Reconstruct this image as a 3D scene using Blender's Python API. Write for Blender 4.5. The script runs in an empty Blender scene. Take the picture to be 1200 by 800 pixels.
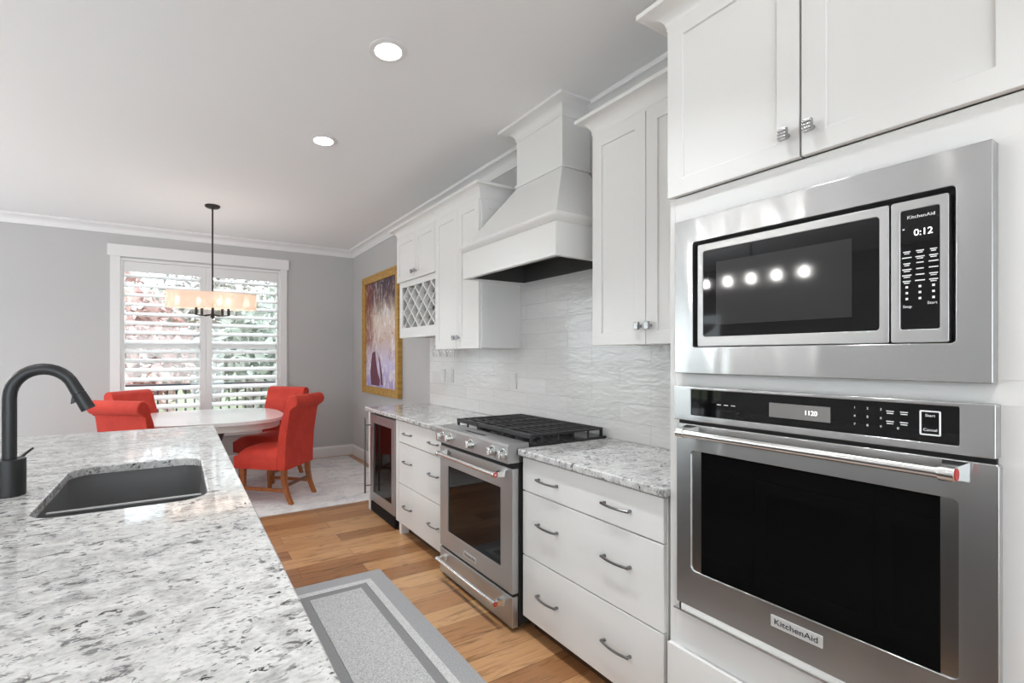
import bpy, bmesh, math, random
from mathutils import Vector, Matrix
R = math.radians
PI = math.pi
random.seed(7)
S = bpy.context.scene
COL = S.collection

# ------------------------------------------------------------------ camera, world, exposure
cam_d = bpy.data.cameras.new('camera')
cam = bpy.data.objects.new('camera', cam_d); COL.objects.link(cam)
cam.location = (0, 0, 1.376)
cam.rotation_euler = (R(90), 0, R(-30.006))
cam_d.sensor_width = 36; cam_d.lens = 560 / 1200 * 36
cam_d.shift_x = (600 - 533) / 1200; cam_d.shift_y = 16.5 / 1200
cam_d.clip_start = 0.02; cam_d.clip_end = 200
S.camera = cam
S.view_settings.view_transform = 'Standard'; S.view_settings.look = 'None'
S.view_settings.gamma = 1; S.view_settings.use_curve_mapping = False
S.view_settings.exposure = 0.08
WORLD_STRENGTH = 4.7
CAN_POWER = 5.4
W = bpy.data.worlds.new('world'); S.world = W; W.use_nodes = True
wn = W.node_tree.nodes; wl = W.node_tree.links
bg = wn['Background']
sky = wn.new('ShaderNodeTexSky'); sky.sky_type = 'HOSEK_WILKIE'; sky.turbidity = 9; sky.sun_direction = Vector((-.5, -.3, .8)).normalized()
mixw = wn.new('ShaderNodeMixRGB'); mixw.inputs[0].default_value = .93
wl.new(sky.outputs[0], mixw.inputs[1]); mixw.inputs[2].default_value = (.85, .945, 1.0, 1)
wl.new(mixw.outputs[0], bg.inputs[0]); bg.inputs[1].default_value = WORLD_STRENGTH
S.cycles.max_bounces = 10; S.cycles.diffuse_bounces = 6; S.cycles.glossy_bounces = 5
S.cycles.transparent_max_bounces = 12; S.cycles.transmission_bounces = 8
S.cycles.sample_clamp_indirect = 6; S.cycles.caustics_reflective = False; S.cycles.caustics_refractive = False
S.cycles.use_denoising = True

# ------------------------------------------------------------------ materials
def srgb(r, g, b):
    f = lambda v: (v / 255 / 12.92) if v / 255 <= .04045 else ((v / 255 + .055) / 1.055) ** 2.4
    return (f(r), f(g), f(b), 1)
def mat(name, col=(.8, .8, .8, 1), rough=.5, metal=0, **kw):
    m = bpy.data.materials.new(name); m.use_nodes = True
    p = m.node_tree.nodes['Principled BSDF']
    p.inputs['Base Color'].default_value = col; p.inputs['Roughness'].default_value = rough; p.inputs['Metallic'].default_value = metal
    for k, v in kw.items(): p.inputs[k].default_value = v
    return m
class NT:
    def __init__(s, m): s.m = m; s.t = m.node_tree; s.n = s.t.nodes; s.p = s.n['Principled BSDF']
    def new(s, typ, ins=None, **kw):
        n = s.n.new(typ)
        for k, v in kw.items(): setattr(n, k, v)
        for k, v in (ins or {}).items():
            if hasattr(v, 'is_output'): s.t.links.new(v, n.inputs[k])
            else: n.inputs[k].default_value = v
        return n
    def link(s, a, b): s.t.links.new(a, s.p.inputs[b] if isinstance(b, str) else b)
    def coord(s, scale=(1, 1, 1), rot=(0, 0, 0), loc=(0, 0, 0)):
        tc = s.new('ShaderNodeTexCoord')
        mp = s.new('ShaderNodeMapping', {'Vector': tc.outputs['Object'], 'Scale': scale, 'Rotation': rot, 'Location': loc})
        return mp.outputs[0]
    def noise(s, vec, scale, detail=3, rough=.5, dist=0):
        return s.new('ShaderNodeTexNoise', {'Vector': vec, 'Scale': scale, 'Detail': detail, 'Roughness': rough, 'Distortion': dist}).outputs[0]
    def ramp(s, fac, stops):
        r = s.new('ShaderNodeValToRGB', {'Fac': fac}); e = r.color_ramp.elements
        while len(e) < len(stops): e.new(.5)
        for i, (pos, c) in enumerate(stops):
            e[i].position = pos; e[i].color = c if isinstance(c, tuple) else (c, c, c, 1)
        return r.outputs[0]
    def mix(s, fac, a, b, mode='MIX'):
        n = s.new('ShaderNodeMixRGB', {0: fac, 1: a, 2: b}, blend_type=mode); return n.outputs[0]
    def bump(s, h, strength=.2, dist=.01):
        b = s.new('ShaderNodeBump', {'Height': h, 'Strength': strength, 'Distance': dist}); s.link(b.outputs[0], 'Normal')

M = {}
M['paint'] = mat('white_cabinet_paint', srgb(228, 227, 225), .38)
M['trim'] = mat('white_trim_paint', srgb(228, 227, 226), .4)
M['ceiling'] = mat('ceiling_paint', srgb(238, 238, 238), .8)
M['wall'] = mat('grey_wall_paint', srgb(188, 187, 186), .65)
M['black'] = mat('matte_black', srgb(34, 34, 34), .45)
M['faucet'] = mat('faucet_black', srgb(40, 40, 41), .38)
M['blackgloss'] = mat('black_glass', (.004, .004, .004, 1), .04, IOR=1.38)
M['gap'] = mat('dark_gap', (.004, .004, .004, 1), .6)
M['screenglass'] = mat('perforated_glass', srgb(48, 48, 48), .06, IOR=1.4)
M['display'] = mat('display_panel', srgb(126, 124, 122), .12)
M['enamel'] = mat('black_enamel', (.012, .012, .012, 1), .14)
M['chrome'] = mat('polished_chrome', (.75, .75, .74, 1), .2, 1)
M['knobmetal'] = mat('satin_nickel', (.42, .42, .42, 1), .25, 1)
M['badge'] = mat('silver_badge', srgb(206, 206, 205), .35, .25)
M['nickel'] = mat('dark_nickel', (.23, .23, .23, 1), .28, 1)
M['ironplate'] = mat('cast_iron', srgb(42, 42, 43), .5)
M['red_badge'] = mat('red_medallion', srgb(190, 40, 35), .35)
M['ink'] = mat('print_black', (.01, .01, .01, 1), .5)
M['print'] = mat('print_white', (.85, .85, .85, 1), .5)
M['kickshade'] = mat('toe_kick_shade', srgb(74, 52, 36), .6)  # dark wood tone with the shade of the recess put into it
M['sink'] = mat('black_composite', srgb(104, 104, 104), .42)
M['bronze'] = mat('dark_bronze', srgb(48, 42, 38), .4, .6)
M['darkisland'] = mat('dark_island_paint', srgb(46, 47, 50), .4)
M['hoodliner'] = mat('hood_liner', srgb(92, 92, 90), .42, .5)
M['plate'] = mat('outlet_plate', srgb(218, 217, 215), .35)
M['tablewhite'] = mat('white_lacquer', srgb(236, 236, 236), .14)
M['tableapron'] = mat('pale_grey_lacquer', srgb(214, 214, 212), .3)
M['tablegrey'] = mat('grey_pedestal', srgb(112, 112, 112), .4)
M['deck'] = mat('deck_boards', srgb(176, 168, 160), .7)
M['rail_dark'] = mat('dark_railing', srgb(40, 42, 46), .5)
M['lawn'] = mat('lawn_green', srgb(120, 128, 96), .9)
M['bark'] = mat('bark', srgb(96, 80, 68), .9)
def emit(name, col, st):
    m = mat(name, (.8, .8, .8, 1)); p = m.node_tree.nodes['Principled BSDF']
    p.inputs['Emission Color'].default_value = col; p.inputs['Emission Strength'].default_value = st; return m
M['lamp'] = emit('lit_lens', (1, .97, .93, 1), 22)
M['bulb'] = emit('lit_bulb', (1, .90, .78, 1), 6)
M['hotbulb'] = emit('bright_bulb', (1, .98, .95, 1), 260)
M['digits'] = emit('lit_digits', (1, 1, 1, 1), 1.4)
m = mat('clear_glass', (1, 1, 1, 1), .0); m.node_tree.nodes['Principled BSDF'].inputs['Transmission Weight'].default_value = 1; M['glass'] = m
# window pane: thin clear sheet with a faint reflection
m = mat('window_pane', (1, 1, 1, 1)); k = NT(m)
tr = k.new('ShaderNodeBsdfTransparent'); gl = k.new('ShaderNodeBsdfGlossy', {'Roughness': .02})
mx = k.new('ShaderNodeMixShader', {0: .06, 1: tr.outputs[0], 2: gl.outputs[0]})
k.t.links.new(mx.outputs[0], k.n['Material Output'].inputs[0]); M['pane'] = m
# sheer lamp shade
m = mat('sheer_shade', srgb(240, 214, 190), .8); k = NT(m)
tl = k.new('ShaderNodeBsdfTranslucent', {'Color': srgb(196, 172, 156)}); df = k.new('ShaderNodeBsdfDiffuse', {'Color': srgb(244, 222, 208)})
tr = k.new('ShaderNodeBsdfTransparent', {'Color': (1, .9, .8, 1)})
m1 = k.new('ShaderNodeMixShader', {0: .45, 1: df.outputs[0], 2: tl.outputs[0]}); m2 = k.new('ShaderNodeMixShader', {0: .10, 1: m1.outputs[0], 2: tr.outputs[0]})
k.t.links.new(m2.outputs[0], k.n['Material Output'].inputs[0]); M['shade'] = m
# brushed stainless steel
def steel(name, rough=.14, aniso=1.0, warp=.05, tint=(.50, .50, .498, 1)):
    m = mat(name, tint, rough, 1); k = NT(m)
    k.p.inputs['Anisotropic'].default_value = aniso; k.p.inputs['Anisotropic Rotation'].default_value = .25
    tg = k.new('ShaderNodeTangent', direction_type='RADIAL', axis='Z'); k.link(tg.outputs[0], 'Tangent')
    w = k.noise(k.coord((1, 5, 1.6)), 2.2, 1)
    k.bump(w, warp, .03)
    wide = k.new('ShaderNodeBsdfPrincipled', {'Base Color': tint, 'Metallic': 1.0, 'Roughness': .5})
    mx = k.new('ShaderNodeMixShader', {0: .3, 1: k.p.outputs[0], 2: wide.outputs[0]})
    k.t.links.new(mx.outputs[0], k.n['Material Output'].inputs[0]); return m
M['steel'] = steel('brushed_stainless')
M['steelflat'] = steel('satin_stainless', .36, .5, .03)
# granite
def granite():
    m = mat('speckled_granite', rough=.07); k = NT(m)
    rot = (0, 0, R(-24))
    cloud = k.noise(k.coord((1, 1.5, 1), rot), 13, 6, .66, .4)
    base = k.ramp(cloud, [(.38, srgb(180, 179, 177)), (.48, srgb(203, 202, 200)), (.58, srgb(217, 216, 214))])
    grain = k.noise(k.coord((1, 1.8, 1), rot), 70, 3, .6)
    base = k.mix(.6, base, k.ramp(grain, [(.36, .70), (.55, 1.0)]), 'MULTIPLY')
    f1 = k.noise(k.coord((1, 1.9, 1.4), rot), 24, 5, .64, .5)
    f1m = k.ramp(f1, [(.55, 0.0), (.61, 1.0)])
    zone = k.noise(k.coord((1, 1.5, 1), rot, (3, 7, 1)), 5, 3, .6)
    mask = k.mix(1, f1m, k.ramp(zone, [(.40, 0.0), (.56, 1.0)]), 'MULTIPLY')
    f2 = k.noise(k.coord((1, 1.8, 1.3), rot, (5, 1, 2)), 58, 3, .6, .5)
    f2m = k.ramp(f2, [(.60, 0.0), (.66, .85)])
    c = k.mix(k.mix(1, mask, f2m, 'LIGHTEN'), base, srgb(104, 103, 103))
    f3 = k.noise(k.coord((1, 1.7, 1.2), rot, (9, 4, 6)), 30, 4, .62, .6)
    f3m = k.mix(1, k.ramp(f3, [(.615, 0.0), (.65, 1.0)]), k.ramp(k.noise(k.coord((1, 1, 1), (0, 0, 0), (2, 2, 2)), 6, 2), [(.40, 0.0), (.50, 1.0)]), 'MULTIPLY')
    c = k.mix(f3m, c, srgb(40, 40, 42))
    k.link(c, 'Base Color'); return m
M['granite'] = granite()
# oak planks, running across the galley (along X)
m = mat('oak_planks', rough=.32); k = NT(m)
v = k.coord()
br = k.new('ShaderNodeTexBrick', {'Vector': v, 'Color1': (0, 0, 0, 1), 'Color2': (1, 1, 1, 1), 'Mortar': (.5, .5, .5, 1), 'Scale': 1, 'Mortar Size': .0012, 'Mortar Smooth': 0, 'Bias': 0, 'Brick Width': 1.05, 'Row Height': .152}, offset=.37, offset_frequency=2)
tone = k.ramp(br.outputs[0], [(0, srgb(146, 102, 68)), (.3, srgb(166, 119, 80)), (.6, srgb(182, 136, 95)), (1, srgb(206, 163, 119))])
off = k.new('ShaderNodeVectorMath', {0: v, 1: br.outputs[0]}, operation='ADD')
off2 = k.new('ShaderNodeMapping', {'Vector': off.outputs[0], 'Scale': (1.3, 14, 1)})
g1 = k.noise(off2.outputs[0], 2.2, 6, .6, 1.2)
c = k.mix(.75, tone, k.ramp(g1, [(.30, srgb(138, 110, 88)), (.5, (1, 1, 1, 1)), (.75, srgb(238, 226, 206))]), 'MULTIPLY')
kn = k.noise(k.coord((2.2, 7, 1)), 2.4, 3, .5, .6)
c = k.mix(k.ramp(kn, [(.66, 0.0), (.76, .7)]), c, srgb(104, 68, 42))
c = k.mix(br.outputs['Fac'], c, srgb(92, 62, 40))
k.link(c, 'Base Color'); k.bump(br.outputs['Fac'], -.25, .002); M['floor'] = m
# glossy wavy wall tile in running bond (lies in the YZ plane)
m = mat('wavy_white_tile', rough=.09); k = NT(m)
tc = k.new('ShaderNodeTexCoord'); sp = k.new('ShaderNodeSeparateXYZ', {0: tc.outputs['Object']})
cb = k.new('ShaderNodeCombineXYZ', {0: sp.outputs[1], 1: sp.outputs[2], 2: 0.0})
br = k.new('ShaderNodeTexBrick', {'Vector': cb.outputs[0], 'Color1': srgb(222, 221, 218), 'Color2': srgb(230, 229, 227), 'Mortar': srgb(204, 203, 201), 'Scale': 1, 'Mortar Size': .0016, 'Mortar Smooth': .2, 'Brick Width': .405, 'Row Height': .1016}, offset=.5)
st = k.noise(k.coord((1, 3.2, 26)), 2.0, 3, .55, .5)
c = k.mix(.22, br.outputs[0], k.ramp(st, [(.35, .8), (.6, 1.0)]), 'MULTIPLY'); k.link(c, 'Base Color')
wv = k.noise(k.coord((1, 7, 22)), 1.5, 2, .5, .6)
h = k.new('ShaderNodeMath', {0: wv, 1: br.outputs['Fac']}, operation='SUBTRACT')
k.bump(h.outputs[0], .17, .012); M['tile'] = m
# red upholstery
m = mat('red_suede', rough=.75); k = NT(m)
n = k.noise(k.coord(), 6, 4, .6, .5); k.link(k.ramp(n, [(.3, srgb(190, 48, 36)), (.7, srgb(212, 66, 48))]), 'Base Color')
k.p.inputs['Sheen Weight'].default_value = .12; k.p.inputs['Sheen Roughness'].default_value = .4; k.p.inputs['Sheen Tint'].default_value = srgb(240, 140, 120)
k.bump(k.noise(k.coord(), 260, 2), .08, .002); M['red'] = m
def wood(name, a, b, sc=(30, 30, 3)):
    m = mat(name, rough=.35); k = NT(m); n = k.noise(k.coord(sc), 1.5, 4, .6, .6); k.link(k.ramp(n, [(.3, a), (.7, b)]), 'Base Color'); return m
M['chairwood'] = wood('chair_leg_wood', srgb(140, 78, 34), srgb(172, 100, 48))
M['chairdark'] = wood('stretcher_dark_wood', srgb(92, 54, 34), srgb(122, 74, 46))
M['gold'] = wood('gold_frame', srgb(168, 122, 48), srgb(206, 164, 84), (3, 20, 20)); M['gold'].node_tree.nodes['Principled BSDF'].inputs['Metallic'].default_value = .25
# dining rug
m = mat('distressed_rug', rough=.95); k = NT(m)
a = k.noise(k.coord((1, 1.6, 1)), 3.2, 6, .68, .8); b = k.noise(k.coord((1, 2.2, 1), (0, 0, .4)), 11, 5, .7, 1.2)
c = k.ramp(a, [(.34, srgb(206, 206, 210)), (.5, srgb(230, 229, 228)), (.62, srgb(240, 238, 236))])
c = k.mix(k.ramp(b, [(.56, 0.0), (.68, .8)]), c, srgb(158, 160, 166)); k.link(c, 'Base Color')
k.bump(k.noise(k.coord(), 300, 2), .3, .004); M['rug'] = m
def matpile(name, col, lo):
    m = mat(name, rough=.95); k = NT(m); n = k.noise(k.coord(), 190, 3, .7)
    k.link(k.ramp(n, [(.36, lo), (.58, col)]), 'Base Color'); k.bump(n, .4, .003); return m
M['mat_border'] = matpile('mat_border_grey', srgb(166, 165, 165), srgb(138, 138, 139))
M['mat_light'] = matpile('mat_stripe_light', srgb(206, 205, 203), srgb(170, 169, 168))
M['mat_dark'] = matpile('mat_stripe_dark', srgb(140, 139, 139), srgb(120, 119, 119))
M['mat_field'] = matpile('mat_field_grey', srgb(198, 197, 195), srgb(146, 145, 144))
# abstract painting, painted in the YZ plane (object origin at its lower far corner)
m = mat('abstract_canvas', rough=.5); k = NT(m)
tc = k.new('ShaderNodeTexCoord'); sp = k.new('ShaderNodeSeparateXYZ', {0: tc.outputs['Generated']})
hz = k.ramp(sp.outputs[2], [(0, srgb(166, 154, 206)), (.22, srgb(200, 190, 222)), (.45, srgb(206, 182, 170)), (.68, srgb(222, 206, 190)), (.86, srgb(150, 112, 96)), (1, srgb(92, 66, 84))])
n1 = k.noise(k.coord((1, 4.5, 2.2)), 2.0, 6, .68, 1.4)
c = k.mix(k.ramp(n1, [(.50, 0.0), (.62, .85)]), hz, srgb(238, 230, 232))
n2 = k.noise(k.coord((1, 4, 1.8), loc=(4, 2, 7)), 2.2, 5, .7, 1.8)
c = k.mix(k.ramp(n2, [(.54, 0.0), (.64, .8)]), c, srgb(172, 116, 60))
n3 = k.noise(k.coord((1, 5, 2.4), loc=(1, 9, 3)), 2.2, 5, .7, 1.6)
top = k.mix(1, k.ramp(n3, [(.42, 0.0), (.54, 1.0)]), k.ramp(sp.outputs[2], [(.62, 0.0), (.85, 1.0)]), 'MULTIPLY')
c = k.mix(top, c, srgb(62, 46, 66))
sidem = k.mix(1, k.ramp(n3, [(.34, 0.0), (.5, .9)]), k.ramp(sp.outputs[1], [(.70, 0.0), (.86, 1.0)]), 'MULTIPLY')
sidem = k.mix(1, sidem, k.ramp(sp.outputs[2], [(.30, 0.0), (.45, 1.0)]), 'MULTIPLY')
c = k.mix(sidem, c, srgb(124, 52, 46))
k.link(c, 'Base Color'); k.bump(n1, .2, .004); M['canvas'] = m
M['maroon'] = mat('maroon_paint', srgb(104, 44, 66), .5)
def leafmat(name, a, b):
    m = mat(name, rough=.8); k = NT(m); n = k.noise(k.coord(), 1.2, 4, .7); k.link(k.ramp(n, [(.35, a), (.65, b)]), 'Base Color'); return m
M['leaf_green'] = leafmat('leaf_green', srgb(142, 152, 142), srgb(180, 184, 174))
M['leaf_rust'] = leafmat('leaf_rust', srgb(166, 132, 128), srgb(196, 168, 158))
M['leaf_grey'] = leafmat('leaf_grey', srgb(134, 132, 126), srgb(178, 172, 166))

# ------------------------------------------------------------------ mesh helpers (world coordinates unless local=True)
class MB:
    def __init__(s): s.bm = bmesh.new()
    def _bev(s, vs, r, seg=2):
        if r > 0:
            es = {e for v in vs for e in v.link_edges}
            bmesh.ops.bevel(s.bm, geom=list(es), offset=r, segments=seg, profile=.5, affect='EDGES', clamp_overlap=True)
    def box(s, x0, x1, y0, y1, z0, z1, r=0, seg=2):
        vs = bmesh.ops.create_cube(s.bm, size=1)['verts']
        for v in vs:
            v.co = Vector(((x0 + x1) / 2 + v.co.x * (x1 - x0), (y0 + y1) / 2 + v.co.y * (y1 - y0), (z0 + z1) / 2 + v.co.z * (z1 - z0)))
        s._bev(vs, r, seg); return s
    def hexa(s, bottom, top, r=0):
        vb = [s.bm.verts.new(p) for p in bottom]; vt = [s.bm.verts.new(p) for p in top]; n = len(vb)
        s.bm.faces.new(vb[::-1]); s.bm.faces.new(vt)
        for i in range(n): s.bm.faces.new((vb[i], vb[(i + 1) % n], vt[(i + 1) % n], vt[i]))
        s._bev(vb + vt, r); return s
    def cyl(s, p0, p1, r0, r1=None, n=24, bev=0):
        r1 = r0 if r1 is None else r1
        p0, p1 = Vector(p0), Vector(p1); d = p1 - p0
        q = d.to_track_quat('Z', 'Y').to_matrix()
        ring = lambda c, r: [s.bm.verts.new(c + q @ Vector((r * math.cos(2 * PI * i / n), r * math.sin(2 * PI * i / n), 0))) for i in range(n)]
        a, b = ring(p0, r0), ring(p1, r1)
        f1 = s.bm.faces.new(a[::-1]); f2 = s.bm.faces.new(b)
        for i in range(n): s.bm.faces.new((a[i], a[(i + 1) % n], b[(i + 1) % n], b[i]))
        if bev:
            es = list(f1.edges) + list(f2.edges)
            bmesh.ops.bevel(s.bm, geom=es, offset=bev, segments=2, profile=.5, affect='EDGES')
        return s
    def tube(s, pts, r, n=12):
        pts = [Vector(p) for p in pts]; rs = r if isinstance(r, (list, tuple)) else [r] * len(pts)
        rings = []; up = None
        for i, p in enumerate(pts):
            t = (pts[min(i + 1, len(pts) - 1)] - pts[max(i - 1, 0)]).normalized()
            if up is None: up = t.orthogonal().normalized()
            up = (up - t * up.dot(t)).normalized(); sd = t.cross(up)
            rings.append([s.bm.verts.new(p + up * rs[i] * math.cos(2 * PI * j / n) + sd * rs[i] * math.sin(2 * PI * j / n)) for j in range(n)])
        for a, b in zip(rings, rings[1:]):
            for j in range(n): s.bm.faces.new((a[j], a[(j + 1) % n], b[(j + 1) % n], b[j]))
        s.bm.faces.new(rings[0][::-1]); s.bm.faces.new(rings[-1]); return s
    def lathe(s, prof, c=(0, 0, 0), n=32, flip=False):
        c = Vector(c); rings = []
        for r, z in prof:
            if r < 1e-6: rings.append([s.bm.verts.new(c + Vector((0, 0, z)))])
            else: rings.append([s.bm.verts.new(c + Vector((r * math.cos(2 * PI * i / n), r * math.sin(2 * PI * i / n), z))) for i in range(n)])
        for a, b in zip(rings, rings[1:]):
            for i in range(n):
                j = (i + 1) % n
                if len(a) == 1 and len(b) == 1: continue
                if len(a) == 1: s.bm.faces.new((a[0], b[j], b[i]))
                elif len(b) == 1: s.bm.faces.new((a[i], a[j], b[0]))
                else: s.bm.faces.new((a[i], a[j], b[j], b[i]))
        return s
    def prism(s, poly, d0, d1, axis='X', r=0, seg=2):
        """poly of 2-D points swept along an axis: X -> (y,z), Y -> (x,z), Z -> (x,y)"""
        mk = {'X': lambda d, a, b: (d, a, b), 'Y': lambda d, a, b: (a, d, b), 'Z': lambda d, a, b: (a, b, d)}[axis]
        A = [s.bm.verts.new(mk(d0, *p)) for p in poly]; B = [s.bm.verts.new(mk(d1, *p)) for p in poly]; n = len(poly)
        f1 = s.bm.faces.new(A[::-1]); f2 = s.bm.faces.new(B)
        for i in range(n): s.bm.faces.new((A[i], A[(i + 1) % n], B[(i + 1) % n], B[i]))
        if r: bmesh.ops.bevel(s.bm, geom=list(f1.edges) + list(f2.edges), offset=r, segments=seg, profile=.5, affect='EDGES')
        return s
    def plate_with_hole(s, outer, inner, z0, z1, r=0):
        """flat slab in XY with one hole"""
        o = [s.bm.verts.new((x, y, z1)) for x, y in outer]; i_ = [s.bm.verts.new((x, y, z1)) for x, y in inner]
        es = [s.bm.edges.new((v[k], v[(k + 1) % len(v)])) for v in (o, i_) for k in range(len(v))]
        fs = [g for g in bmesh.ops.triangle_fill(s.bm, use_beauty=True, use_dissolve=False, edges=es, normal=(0, 0, 1))['geom'] if isinstance(g, bmesh.types.BMFace)]
        ret = bmesh.ops.extrude_face_region(s.bm, geom=fs)['geom']
        for v in ret:
            if isinstance(v, bmesh.types.BMVert): v.co.z = z0
        if r:
            be = [e for e in s.bm.edges if abs(e.verts[0].co.z - z1) < 1e-6 and abs(e.verts[1].co.z - z1) < 1e-6 and any(abs(f.normal.z) < .5 for f in e.link_faces)]
            s.bm.normal_update()
            be = [e for e in s.bm.edges if all(abs(v.co.z - z1) < 1e-6 for v in e.verts) and len(e.link_faces) == 2 and min(abs(f.normal.z) for f in e.link_faces) < .5]
            bmesh.ops.bevel(s.bm, geom=be, offset=r, segments=3, profile=.5, affect='EDGES')
        return s
    def build(s, name, material, parent=None, local=False, smooth=True, angle=35):
        bm = s.bm
        bmesh.ops.recalc_face_normals(bm, faces=bm.faces)
        if parent is not None and not local:
            off = parent['_o'] if '_o' in parent else (0, 0, 0)
            off = Vector(off)
            for v in bm.verts: v.co -= off
        me = bpy.data.meshes.new(name); bm.to_mesh(me); bm.free()
        mats = material if isinstance(material, (list, tuple)) else [material]
        for q in mats: me.materials.append(q)
        if smooth:
            for p in me.polygons: p.use_smooth = True
            me.set_sharp_from_angle(angle=R(angle))
        o = bpy.data.objects.new(name, me); COL.objects.link(o)
        if smooth:
            wm = o.modifiers.new('weighted', 'WEIGHTED_NORMAL'); wm.keep_sharp = True; wm.weight = 60
        if parent is not None:
            o.parent = parent
            if '_o' in parent: o['_o'] = list(parent['_o'])
        return o
def thing(name, label, cat, loc=(0, 0, 0), rz=0, group=None, kind=None):
    o = bpy.data.objects.new(name, None); COL.objects.link(o); o.empty_display_size = .1
    o.location = loc; o.rotation_euler = (0, 0, rz); o['_o'] = list(loc)
    if label: o['label'] = label
    if cat: o['category'] = cat
    if group: o['group'] = group
    if kind: o['kind'] = kind
    return o
def tag(o, label, cat, group=None, kind=None):
    o['label'] = label; o['category'] = cat
    if group: o['group'] = group
    if kind: o['kind'] = kind
    return o
def struct(o): o['kind'] = 'structure'; return o
def origin(o, loc):
    """moves a single-mesh thing's origin"""
    l = Vector(loc)
    for v in o.data.vertices: v.co -= l
    o.location = l; o['_o'] = list(loc); return o
def text(s, name, body, y, x, z, size, material, parent, align='CENTER', ext=.0004, sx=1.0):
    """lettering on a face that looks towards -X, read from the room"""
    cu = bpy.data.curves.new(name, 'FONT'); cu.body = body; cu.size = size; cu.align_x = align; cu.align_y = 'CENTER'; cu.extrude = ext
    cu.materials.append(material)
    tmp = bpy.data.objects.new('tmp', cu); me = bpy.data.meshes.new_from_object(tmp); bpy.data.objects.remove(tmp); me.name = name
    o = bpy.data.objects.new(name, me); COL.objects.link(o); o.parent = parent
    off = Vector(parent['_o']); o.location = Vector((x, y, z)) - off; o.rotation_euler = (R(90), 0, R(-90)); o.scale = (sx, 1, 1); return o
def rrect(a0, a1, b0, b1, r, n=5):
    pts = []
    for cx, cy, a in ((a1 - r, b1 - r, 0), (a0 + r, b1 - r, 90), (a0 + r, b0 + r, 180), (a1 - r, b0 + r, 270)):
        for i in range(n + 1): t = R(a + 90 * i / n); pts.append((cx + r * math.cos(t), cy + r * math.sin(t)))
    return pts
def yz_frame(mb, x0, x1, oy0, oy1, oz0, oz1, iy0, iy1, iz0, iz1, ro=.004, ri=.008):
    """a frame in a YZ plane with thickness x0..x1 (x0 is the room side) and a rectangular opening"""
    tmp = MB(); tmp.plate_with_hole(rrect(oy0, oy1, oz0, oz1, ro), rrect(iy0, iy1, iz0, iz1, ri), -x1, -x0, r=.002)
    # (x=y, y=z, z=-x) -> rotate into place
    mp = {}
    for v in tmp.bm.verts: mp[v] = mb.bm.verts.new((-v.co.z, v.co.x, v.co.y))
    for f in tmp.bm.faces:
        try: mb.bm.faces.new([mp[v] for v in f.verts])
        except ValueError: pass
    tmp.bm.free(); return mb

# ------------------------------------------------------------------ setting
CEIL = 2.83; WR = 2.11; YF = 6.50
struct(MB().box(-5.4, 2.3, -4.2, 6.7, -.12, 0).build('floor', M['floor'], smooth=False))
M['bounce'] = mat('pale_bounce', srgb(222, 222, 224), .95)
struct(MB().box(-5.2, -1.5, -4.1, 6.45, 0, .012).build('floor_bounce', M['bounce'], smooth=False))  # unseen pale sheet added to bounce light up to the ceiling
struct(MB().box(-5.4, 2.3, -4.2, 6.7, CEIL, CEIL + .12).build('ceiling', M['ceiling'], smooth=False))
struct(MB().box(WR, WR + .16, -4.2, 6.7, 0, CEIL).build('wall_right', M['wall'], smooth=False))
WX0, WX1, WZ0, WZ1 = -.575, 1.145, .50, 2.47
w = MB(); w.box(-1.95, WX0, YF, YF + .16, 0, CEIL); w.box(-5.4, -1.95, YF, YF + .16, 2.42, CEIL); w.box(-5.4, -5.1, YF, YF + .16, 0, 2.42); w.box(WX1, WR, YF, YF + .16, 0, CEIL); w.box(WX0, WX1, YF, YF + .16, 0, WZ0); w.box(WX0, WX1, YF, YF + .16, WZ1, CEIL)  # gap at the unseen left end added to admit sky light
struct(w.build('wall_far', M['wall'], smooth=False))
# left wall with an opening added to let sky light in, beyond the frame
w = MB(); w.box(-5.4, -5.25, -.8, 4.9, 0, CEIL); w.box(-5.4, -5.25, 6.3, 6.7, 0, CEIL); w.box(-5.4, -5.25, 4.9, 6.3, 0, .6); w.box(-5.4, -5.25, 4.9, 6.3, 2.1, CEIL); w.box(-5.4, -5.25, -4.2, -.8, 0, CEIL)
struct(w.build('wall_left', M['wall'], smooth=False))
w = MB(); w.box(-5.4, 2.3, -4.35, -4.2, 2.45, CEIL); w.box(1.3, 2.3, -4.35, -4.2, 0, 2.45)  # wide unseen opening behind the camera, added for sky light
struct(w.build('wall_back', M['wall'], smooth=False))
def crown_prof(p, d, u0=0, v0=0, su=-1):
    """cove profile: from the wall (u=u0) out by p, dropping by d below v0"""
    pts = [(0, 0), (p, 0), (p, -.012), (p * .92, -.022)]
    for i in range(1, 6):
        t = i / 6 * PI / 2; pts.append((p * .92 - (p * .72) * math.sin(t), -.022 - (d - .044) * (1 - math.cos(t))))
    pts += [(p * .18, -d + .016), (p * .12, -d), (0, -d)]
    return [(u0 + su * a, v0 + b) for a, b in pts]
struct(MB().prism(crown_prof(.087, .095, WR, CEIL, -1), -4.2, YF, 'Y').build('trim_1', M['trim'], angle=25))
struct(MB().prism(crown_prof(.087, .095, YF, CEIL, -1), -5.25, WR, 'X').build('trim_2', M['trim'], angle=25))
def bb_prof(w0): return [(w0, 0), (w0 - .016, 0), (w0 - .016, .115), (w0 - .011, .128), (w0 - .007, .142), (w0, .142)]
struct(MB().prism(bb_prof(WR), 4.15, YF, 'Y').build('baseboard_right', M['trim'], angle=20))
struct(MB().prism(bb_prof(YF), -1.95, WR, 'X').build('baseboard_far', M['trim'], angle=20))
struct(MB().box(2.098, WR, 1.03, 4.115, .90, 1.90).build('backsplash', M['tile'], smooth=False))

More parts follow.
